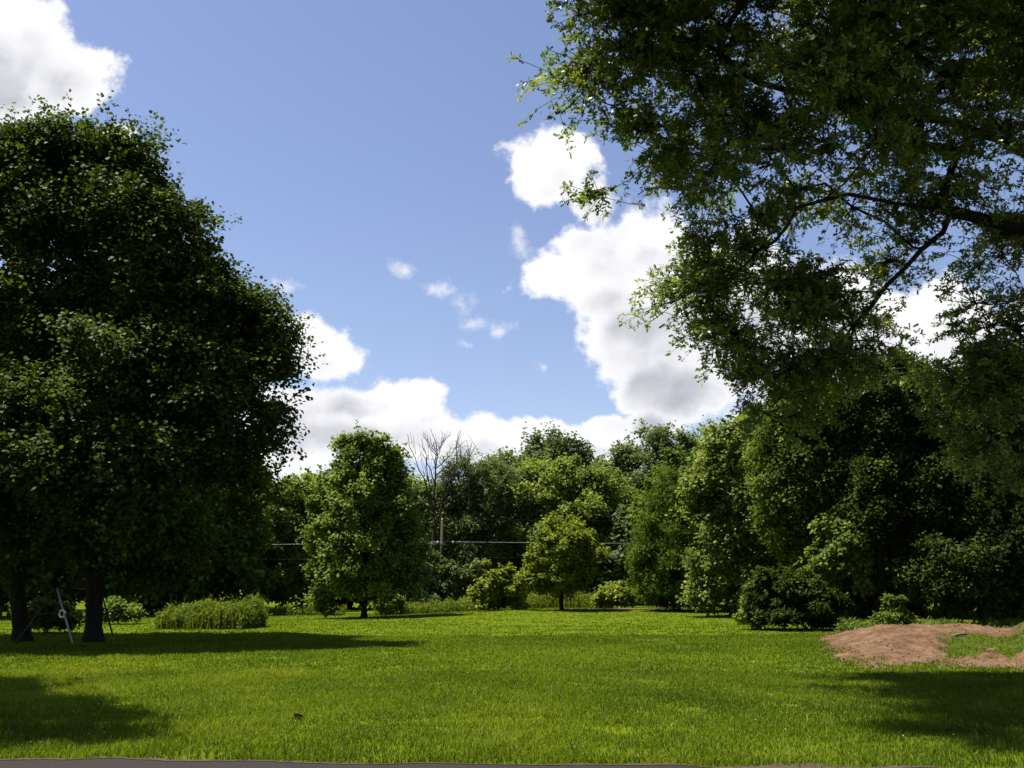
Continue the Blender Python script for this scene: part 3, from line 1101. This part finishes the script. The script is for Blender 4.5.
far('ash_tree', 'tall oval light-green tree standing forward on the lawn, just left of the bare treetops', 364, 62,
    [(362, 462, 28, 28), (384, 470, 18, 22), (366, 500, 42, 40), (340, 515, 28, 40), (396, 525, 28, 46), (365, 560, 48, 42), (328, 556, 16, 36),
     (410, 560, 16, 32), (326, 594, 10, 14)],
    'green', 170, 80000, .19, 'round', .17, 51, clump_r=.8, sprays=14, spurs=20)
far('small_tree', 'small round yellow-green tree with a short forked trunk, amid the far lawn edge', 562, 63,
    [(562, 545, 30, 28), (545, 560, 20, 22), (580, 548, 20, 20), (562, 572, 34, 20), (540, 580, 14, 12)],
    'yellow', 80, 30000, .17, 'round', .13, 52, clump_r=.55, sprays=12, spurs=8, low=.2)
far('arborvitae', 'dense dark-green conical evergreen with a short trunk at the far lawn edge', 677, 62,
    [(672, 500, 20, 30), (670, 530, 32, 38), (672, 565, 38, 40), (672, 590, 36, 16), (650, 560, 20, 34), (692, 560, 18, 36)],
    'conifer', 200, 60000, .2, 'long', .2, 53, clump_r=.55, sprays=14, flat=1.3, droop=-.05, upn=.2, spurs=14)
far('broad_tree', 'broad pale yellow-green tree rising behind the small round tree', 560, 84,
    [(562, 488, 44, 28), (524, 512, 32, 32), (600, 502, 34, 34), (560, 520, 68, 36), (540, 494, 36, 30), (610, 540, 28, 30), (530, 555, 40, 30), (512, 535, 20, 26)],
    'lime', 150, 76000, .24, 'round', .24, 54, clump_r=1.05, sprays=14, spurs=14)
far('woodland_tree', 'round dark treetop highest in the middle of the skyline', 556, 108,
    [(555, 462, 34, 27), (535, 470, 24, 18), (578, 468, 24, 20), (556, 500, 48, 40), (590, 490, 20, 30)],
    'dark', 120, 36000, .3, 'round', .3, 55, clump_r=1.3, sprays=12, spurs=5)
far('woodland_tree', 'wide treetop with haze-greyed leaf colour between the dark round treetop and the oak branches', 648, 98,
    [(650, 455, 36, 28), (618, 470, 26, 24), (682, 458, 26, 28), (650, 495, 58, 46), (690, 500, 30, 50)],
    'grey', 130, 46000, .26, 'round', .3, 56, clump_r=1.2, sprays=12, spurs=14)  # greyed leaf colour in place of slight haze
far('silver_maple', 'tall loose pale-leaved tree right of the conical evergreen', 742, 56,
    [(735, 455, 40, 34), (760, 440, 30, 30), (712, 490, 24, 40), (752, 505, 44, 50), (720, 550, 28, 34), (762, 560, 40, 36), (735, 590, 40, 20), (700, 592, 14, 12)],
    'pale', 190, 74000, .19, 'round', .22, 57, clump_r=.8, sprays=14, spurs=12, scatter=.2)
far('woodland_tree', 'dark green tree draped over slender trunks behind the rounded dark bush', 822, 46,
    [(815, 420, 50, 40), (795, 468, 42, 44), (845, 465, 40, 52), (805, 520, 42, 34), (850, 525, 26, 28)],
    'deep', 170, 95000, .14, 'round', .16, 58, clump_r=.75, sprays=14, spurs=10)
far('woodland_tree', 'tall tree with shade-darkened leaf colour and a bare dark trunk behind the dirt mound', 879, 43,
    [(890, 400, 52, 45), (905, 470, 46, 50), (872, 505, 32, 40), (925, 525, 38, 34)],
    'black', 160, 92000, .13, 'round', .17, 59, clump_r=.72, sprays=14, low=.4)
far('woodland_tree', 'leafy tree with shade put into its near-black leaf colour and a yellowish bough behind the dirt mound, at the right edge', 985, 41,
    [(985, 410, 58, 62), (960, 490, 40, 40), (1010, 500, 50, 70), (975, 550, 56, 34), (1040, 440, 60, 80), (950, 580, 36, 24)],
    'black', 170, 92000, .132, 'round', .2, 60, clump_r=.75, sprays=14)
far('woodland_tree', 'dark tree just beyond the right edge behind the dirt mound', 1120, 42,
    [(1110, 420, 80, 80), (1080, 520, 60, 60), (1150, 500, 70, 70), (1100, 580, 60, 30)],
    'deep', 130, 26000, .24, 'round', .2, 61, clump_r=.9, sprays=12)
far('woodland_tree', 'feathery light treetop between the left maples and the tall oval tree', 300, 84,
    [(300, 495, 24, 26), (285, 520, 26, 30), (310, 540, 26, 30), (285, 565, 30, 30)],
    'green', 85, 30000, .23, 'round', .16, 62, clump_r=.85, sprays=12, spurs=12)
far('woodland_tree', 'dark leafy tree in the shade beside the left maples', 262, 80,
    [(262, 510, 30, 26), (250, 545, 36, 40), (275, 575, 26, 26)],
    'deep', 85, 32000, .2, 'round', .16, 63, clump_r=.85, sprays=12)
far('woodland_tree', 'mid-green tree round the foot of the tallest bare treetop', 425, 84,
    [(420, 505, 28, 24), (405, 530, 24, 30), (440, 535, 26, 30), (425, 570, 36, 30)],
    'green', 90, 32000, .24, 'round', .16, 64, clump_r=.95, sprays=12, spurs=8)
far('willow_tree', 'grey-green drooping tree directly right of the bare treetops', 474, 82,
    [(468, 482, 26, 26), (494, 490, 24, 32), (450, 512, 22, 28), (478, 530, 34, 42), (460, 560, 30, 30), (505, 530, 20, 40)],
    'grey', 110, 40000, .28, 'long', .2, 65, clump_r=1.0, sprays=14, droop=.9, spurs=10)
far('woodland_tree', 'dark treetop between the drooping tree and the round dark treetop', 508, 104,
    [(505, 476, 26, 20), (490, 490, 24, 26), (515, 510, 34, 40), (528, 478, 16, 16)],
    'grey', 90, 30000, .3, 'round', .2, 66, clump_r=1.25, sprays=12, spurs=8)  # haze of distance put into the grey leaf colour


far('woodland_tree', 'grey-green tree standing behind the foot of the tallest bare tree', 408, 93,
    [(402, 508, 24, 24), (424, 524, 26, 28), (396, 535, 22, 26), (415, 560, 40, 34)],
    'grey', 90, 30000, .27, 'round', .2, 68, clump_r=1.0, sprays=12, spurs=8)
far('woodland_tree', 'loose grey-green treetop right behind the shorter bare treetop', 450, 95,
    [(450, 506, 20, 20), (440, 525, 24, 26), (466, 516, 22, 30), (452, 550, 36, 30)],
    'grey', 90, 30000, .27, 'round', .2, 69, clump_r=1.0, sprays=12, spurs=10)
far('woodland_tree', 'vine-covered low tree hiding the foot of the utility pole', 432, 74,
    [(418, 566, 18, 22), (438, 578, 22, 22), (456, 582, 16, 18), (428, 596, 30, 14)],
    'dark', 60, 15000, .2, 'round', .1, 67, clump_r=.6, sprays=12)


def copy_tree(o, loc, rz, s, label, name=None):
    c = o.copy()
    COL.objects.link(c)
    c.location = loc
    c.rotation_euler = (0, 0, rz)
    c.scale = s
    c['label'] = label
    for ch in o.children:
        k = ch.copy()
        COL.objects.link(k)
        k.parent = c
    return c


# understory that closes the view between the trunks
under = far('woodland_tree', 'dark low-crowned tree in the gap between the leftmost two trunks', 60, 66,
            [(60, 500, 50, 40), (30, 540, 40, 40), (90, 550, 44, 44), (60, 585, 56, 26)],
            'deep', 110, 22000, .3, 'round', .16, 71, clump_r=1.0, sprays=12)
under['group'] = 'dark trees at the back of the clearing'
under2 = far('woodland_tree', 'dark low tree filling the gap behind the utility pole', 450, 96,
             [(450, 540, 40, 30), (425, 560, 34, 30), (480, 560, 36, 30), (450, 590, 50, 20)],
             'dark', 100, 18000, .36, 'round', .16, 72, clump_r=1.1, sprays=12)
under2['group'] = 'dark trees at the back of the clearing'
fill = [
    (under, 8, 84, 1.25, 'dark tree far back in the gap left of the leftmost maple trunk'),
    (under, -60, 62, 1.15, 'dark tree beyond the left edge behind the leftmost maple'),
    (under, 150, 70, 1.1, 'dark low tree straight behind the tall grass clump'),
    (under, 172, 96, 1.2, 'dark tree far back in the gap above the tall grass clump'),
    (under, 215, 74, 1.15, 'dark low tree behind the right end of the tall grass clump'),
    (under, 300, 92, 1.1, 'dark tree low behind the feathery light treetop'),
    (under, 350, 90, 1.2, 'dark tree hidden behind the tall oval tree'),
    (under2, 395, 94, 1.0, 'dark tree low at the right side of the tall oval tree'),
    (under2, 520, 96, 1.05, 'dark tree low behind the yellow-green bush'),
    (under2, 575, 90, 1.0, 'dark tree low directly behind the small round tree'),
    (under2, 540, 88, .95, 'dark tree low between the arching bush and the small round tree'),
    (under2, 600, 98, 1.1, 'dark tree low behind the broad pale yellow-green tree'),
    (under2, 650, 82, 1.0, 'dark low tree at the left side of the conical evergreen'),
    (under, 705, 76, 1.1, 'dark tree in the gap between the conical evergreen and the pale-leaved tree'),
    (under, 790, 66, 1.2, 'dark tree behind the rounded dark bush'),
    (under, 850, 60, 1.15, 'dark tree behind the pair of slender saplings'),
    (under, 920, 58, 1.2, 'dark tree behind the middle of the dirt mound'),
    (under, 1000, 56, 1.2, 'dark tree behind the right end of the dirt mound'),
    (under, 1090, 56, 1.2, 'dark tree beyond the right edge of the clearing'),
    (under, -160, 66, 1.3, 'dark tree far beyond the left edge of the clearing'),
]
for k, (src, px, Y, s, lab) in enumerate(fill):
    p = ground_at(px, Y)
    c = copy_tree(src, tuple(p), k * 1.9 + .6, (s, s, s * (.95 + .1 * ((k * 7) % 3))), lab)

# ------------------------------------------------------------------ bare dead trees
def dead_tree(label, px, Y, top_py, spread, seed, n_br, r):
    rg = np.random.default_rng(seed)
    base = ground_at(px, Y)
    H = at(px, top_py, Y)[2] - base[2]
    root = empty('dead_tree', tuple(base), label, 'dead tree')
    n = 14
    t = np.linspace(0, 1, n)
    tr = np.stack([rg.normal(0, .05, n) * t * H * .3, rg.normal(0, .05, n) * t * H * .2, t * H], -1)
    tube_obj('trunk', [(tr, r * (1 - .92 * t))], M['bark_grey'], root, 7)
    for k in range(n_br):
        f = rg.uniform(.38, .88)
        p0 = np.array([np.interp(f, t, tr[:, i]) for i in range(3)])
        a = rg.uniform(0, 2 * math.pi)
        L = H * (1 - f) * rg.uniform(.7, 1.0)
        out_ = np.array([math.cos(a) * spread, math.sin(a) * spread, 0])
        s = np.linspace(0, 1, 7)[:, None]
        pts = p0 + out_ * (s ** .8) * L + np.array([0, 0, 1.]) * s * L * .85 + rg.normal(size=(7, 3)) * .04 * L * s
        rr = r * .45 * (1 - f) / .6 * (1 - .9 * s[:, 0]) + .012
        segs = [(pts, rr)]
        for q in range(6):
            g = rg.uniform(.25, .9)
            p1 = p0 + (pts[-1] - p0) * g
            d = norm(out_ * rg.uniform(-.4, 1.2) + rg.normal(size=3) * .35 + [0, 0, .7])
            l2 = L * (1 - g) * rg.uniform(.5, 1.) + .3
            ss = np.linspace(0, 1, 4)[:, None]
            segs.append((p1 + d * ss * l2 + rg.normal(size=(4, 3)) * .05 * l2 * ss, .02 * (1 - .7 * ss[:, 0])))
        tube_obj('branch', segs, M['bark_grey'], root, 4)
    return root


dead_tree('tallest leafless grey tree sticking up above the woods near the utility pole', 432, 80.5, 428, .8, 81, 17, .2)
dead_tree('short leafless treetop just right of the tallest bare tree', 470, 81, 434, .5, 82, 8, .14)

# ------------------------------------------------------------------ bushes and weeds
def bush(label, px, Y, lobes, mat, n_clump, n_leaf, lsize, seed, shape='round', clump_r=.4, **kw):
    return far('bush', label, px, Y, lobes, mat, n_clump, n_leaf, lsize, shape, .035, seed, cat='bush', clump_r=clump_r, sprays=10, max_seg_r=.012, low=.05, **kw)


bush('yellow-green arching bush left of the small round tree', 500, 66,
     [(500, 585, 22, 16), (488, 596, 16, 14), (514, 590, 14, 18), (500, 602, 24, 10)], 'yellow', 60, 9000, .22, 91)
bush('grey-green upright bush leaning on the yellow-green arching bush', 482, 70,
     [(482, 580, 10, 20), (478, 598, 14, 14)], 'pale', 26, 3500, .2, 92)
bush('light green rounded bush between the small round tree and the conical evergreen', 622, 68,
     [(622, 597, 17, 13), (610, 602, 14, 9), (632, 602, 10, 9)], 'yellow', 45, 7000, .2, 93)
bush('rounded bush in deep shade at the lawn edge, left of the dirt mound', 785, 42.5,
     [(775, 592, 26, 24), (800, 597, 30, 24), (760, 604, 14, 20), (785, 612, 42, 14), (825, 606, 20, 18)], 'black', 120, 34000, .12, 94, clump_r=.35)  # the bush's shade comes from its darkened leaf colour
bush('small yellowish shrub at the left foot of the rounded dark bush', 752, 43,
     [(753, 610, 9, 14), (750, 618, 9, 8)], 'yellow', 22, 3000, .12, 95, clump_r=.25)
bush('leafy weed bush at the back of the dirt mound', 894, 38.5,
     [(895, 607, 7, 11), (884, 616, 8, 5), (903, 617, 7, 4)], 'deep', 18, 2600, .1, 96, clump_r=.28)
bush('sunlit leafy bush seen right of the thicker maple trunk', 118, 50,
     [(118, 608, 10, 7), (124, 614, 13, 9), (108, 614, 10, 8)], 'green', 34, 5000, .15, 97, clump_r=.35)
bush('low dark domed bush between the two maple trunks', 44, 40,
     [(46, 616, 20, 13), (36, 622, 18, 9), (58, 622, 16, 9)], 'deep', 50, 8000, .13, 98, clump_r=.35)
bush('dark undergrowth bush behind the pair of slender saplings', 862, 45,
     [(858, 590, 24, 20), (880, 600, 20, 16), (850, 606, 20, 12)], 'deep', 50, 9000, .15, 99, clump_r=.4)
bush('dark undergrowth bush behind the grassy dip of the mound', 960, 44,
     [(950, 592, 30, 22), (985, 590, 30, 24), (1015, 595, 24, 22)], 'deep', 70, 12000, .16, 100, clump_r=.45)
bush('low leafy bush between the tall oval tree and the utility pole', 392, 68,
     [(390, 604, 14, 9), (402, 608, 12, 6)], 'green', 26, 3500, .18, 101)

weed_bank('tall_grass', 'long bank of tall sunlit grass on the lawn beside the maples', 'tall grass',
          at(166, 627, 45)[0], at(254, 627, 45)[0], 45.5, 1.6, 1.2, 13000, 111, tintc=.45,
          profile=([0, .1, .22, .3, .42, .55, .7, .78, .88, .95, 1], [.5, .8, .75, .95, .85, 1.05, .85, 1.0, 1.3, 1.0, .5]))
weed_bank('weeds', 'tall pale weeds standing behind the small round tree', 'weeds',
          at(520, 610, 70)[0], at(612, 610, 70)[0], 71, 2.0, 1.1, 3200, 112, kind='stuff', tintc=.5)
weed_bank('weeds', 'leafy weeds along the lawn edge below the utility pole', 'weeds',
          at(380, 612, 70)[0], at(478, 612, 70)[0], 70, 1.8, .85, 2600, 113, kind='stuff', tintc=.5)
weed_bank('weeds', 'low weeds along the lawn edge left of the tall oval tree', 'weeds',
          at(255, 612, 72)[0], at(345, 612, 72)[0], 71, 1.8, .6, 2200, 114, kind='stuff', tintc=.45)
weed_bank('weeds', 'low weeds fringing the back of the dirt mound', 'weeds',
          at(850, 625, 39)[0], at(1030, 625, 39)[0], 39.5, 1.5, .45, 2200, 115, kind='stuff', tintc=.35, mat='green')


# slender saplings at the wood edge
def sapling(label, px, Y, lean_px, seed):
    far('sapling', label, px, Y, [(px + lean_px, 540, 18, 26), (px + lean_px + 6, 575, 16, 14), (px + lean_px - 8, 560, 14, 18)],
        'green', 36, 6000, .17, 'round', .075, seed, clump_r=.45, sprays=10, low=.55,
        top=at(px + lean_px, 540, Y))


sapling('slender leaning sapling, left one of the pair behind the lawn edge', 840, 43.5, -6, 121)
sapling('slender straight sapling, right one of the pair behind the lawn edge', 847, 43, 3, 122)

# ------------------------------------------------------------------ utility pole and wires
PY = 77.0
pb_ = ground_at(441, PY)
H = at(441, 521, PY)[2]
pole = empty('utility_pole', tuple(pb_), 'weathered wooden utility pole with white insulators in front of the woods', 'utility pole')
tube_obj('pole', [(np.array([[0, 0, -.3], [0, 0, H * .5], [0, 0, H - pb_[2]]]), np.array([.15, .13, .11]))], M['wood'], pole, 10)
zc = at(441, 543, PY)[2] - pb_[2]
# cross arm
hx = .95
v, s, l = tubes([(np.array([[-hx, -.16, zc - .12], [0, -.16, zc - .12], [hx, -.16, zc - .12]]), np.array([.06, .06, .06]))], 4)
link('crossarm', mesh_np('crossarm', v, s, l, M['wood']), pole)
for x, z in ((0, H - pb_[2]), (-.3, zc - .06), (.85, zc - .06)):
    y = 0 if x == 0 else -.16
    tube_obj('insulator', [(np.array([[x, y, z], [x, y, z + .05], [x, y, z + .08], [x, y, z + .13], [x, y, z + .18], [x, y, z + .2]]),
                            np.array([.03, .04, .10, .06, .09, .03]))], M['porcelain'], pole, 10)


def wire(label, z, x, y, r, sag, drop):
    p0 = pb_ + np.array([x, y, z])
    segs = []
    pts = []
    for X in np.linspace(-42, 42, 81):
        t = X / 42
        dz = -sag * (1 - (2 * abs(t) - 1) ** 2)
        pts.append(p0 + np.array([X, -abs(X) * 0 - X * .04, dz + drop * t]))
    pts = np.array(pts) - p0
    v, s, l = tubes([(pts, np.full(len(pts), r))], 5)
    o = link('power_line', mesh_np('power_line', v, s, l, M['wire' if r > .01 else 'dark_metal'], smooth_shade=True), None, tuple(p0))
    tag(o, label, 'power line')


wire('topmost faint wire from the tip of the utility pole', H - pb_[2] + .15, 0, 0, .003, .2, 0)
wire('thick bright wire slung at the crossarm of the utility pole', zc + .08, .85, -.16, .018, .18, .05)
wire('thin lower wire just under the crossarm of the utility pole', zc - 1.0, 0, -.17, .004, .25, 0)

# ------------------------------------------------------------------ pole frame under the maples
A = at(57, 588, 32.3)
Bp = at(101, 590, 37.2)
root_l = ground_at(73, 31.6)
root_r = ground_at(113, 37.4)
cen = (root_l + root_r) / 2
fr = empty('swing_frame', tuple(cen), 'metal swing frame with a pale slanting front pole under the left maples', 'swing frame')
tube_obj('crossbar', [(np.array([A - cen, (A + Bp) / 2 - cen, Bp - cen]), np.full(3, .03))], M['dark_metal'], fr, 8)
for top_, foot, m in ((A, root_l, 'metal'), (Bp, root_r, 'dark_metal')):
    back = np.array([2 * top_[0] - foot[0], foot[1] + .3, gz(2 * top_[0] - foot[0], foot[1] + .3)])
    for ft, mm_ in ((foot, m), (back, 'dark_metal')):
        o = tube_obj('leg', [(np.array([top_ - cen, (top_ + ft) / 2 - cen, ft - cen]), np.full(3, .030))], M[mm_], fr, 8)
    f = .46
    p, q = top_ + (foot - top_) * f, top_ + (back - top_) * f
    tube_obj('brace', [(np.array([p, (p + q) / 2, q]) - cen, np.full(3, .022))], M['dark_metal'], fr, 6)
    c = p - cen + [-.04, -.05, 0]
    ang = np.linspace(0, 2 * math.pi, 13)
    ring = c + np.stack([np.cos(ang) * .09, 0 * ang, np.sin(ang) * .11], -1)
    tube_obj('bracket', [(ring, np.full(13, .028))], M['porcelain' if m == 'metal' else 'dark_metal'], fr, 6)

# ------------------------------------------------------------------ small things
# weathered plank on the mound
px_, Yp = 960, 31.5
c = ground_at(px_, Yp)
c[2] = float(surf_z(c[0], c[1])) + .05
v, s, l = tubes([(np.array([[-.26, 0, 0], [0, .02, .01], [.26, 0, 0]]), np.array([.04, .04, .035]))], 4)
o = link('plank', mesh_np('plank', v, s, l, M['grey_wood']), None, tuple(c))
o.rotation_euler = (.3, -.12, .2)
tag(o, 'short weathered grey plank lying in the grassy dip of the mound', 'plank')


def dead_leaf(label, px, py, mat, size, seed):
    rg = np.random.default_rng(seed)
    Y = EYE * F / (py - 591)
    p = ground_at(px, Y)
    p[2] = float(surf_z(p[0], p[1])) + .075 if p[1] > road_edge(p[0]) else .035
    T = LEAF['maple']
    g = 5
    pts = []
    ang = np.linspace(0, 2 * math.pi, 15)[:-1]
    rr = 1 + .28 * np.cos(ang * 5) + rg.normal(0, .05, 14)
    top = np.stack([np.cos(ang) * rr * size, np.sin(ang) * rr * size, -.3 * size * np.abs(np.cos(ang)) ** 2 + rg.normal(0, .12, 14) * size], -1)
    v = np.vstack([top, top - [0, 0, .004], [[0, 0, .01]], [[0, 0, .006]]])
    n = 14
    L, S = [], []
    for i in range(n):
        k = (i + 1) % n
        L += [i, k, 28, n + k, n + i, 29, i, n + i, n + k, k]
        S += [3, 3, 4]
    o = link('fallen_leaf', mesh_np('fallen_leaf', v, S, L, M[mat]), None, tuple(p))
    o.rotation_euler = (.45, .1, seed)
    tag(o, label, 'leaf')


dead_leaf('crumpled brown leaf lying on the open lawn', 298, 712, 'dead_leaf', .075, 3)
dead_leaf('pale curled leaf lying at the edge of the asphalt', 322, 763, 'pale_leaf', .06, 4)

# ------------------------------------------------------------------ render settings
scene.render.engine = 'CYCLES'
cy_ = scene.cycles
cy_.max_bounces = 6
cy_.diffuse_bounces = 3
cy_.glossy_bounces = 2
cy_.transmission_bounces = 4
cy_.transparent_max_bounces = 4
cy_.caustics_reflective = False
cy_.caustics_refractive = False
cy_.sample_clamp_indirect = 4
cy_.use_adaptive_sampling = True
cy_.adaptive_threshold = .015
cy_.use_denoising = True
scene.view_settings.view_transform = 'Standard'
scene.view_settings.look = 'None'
scene.view_settings.exposure = EXPOSURE
scene.view_settings.gamma = 1
scene.view_settings.use_curve_mapping = False
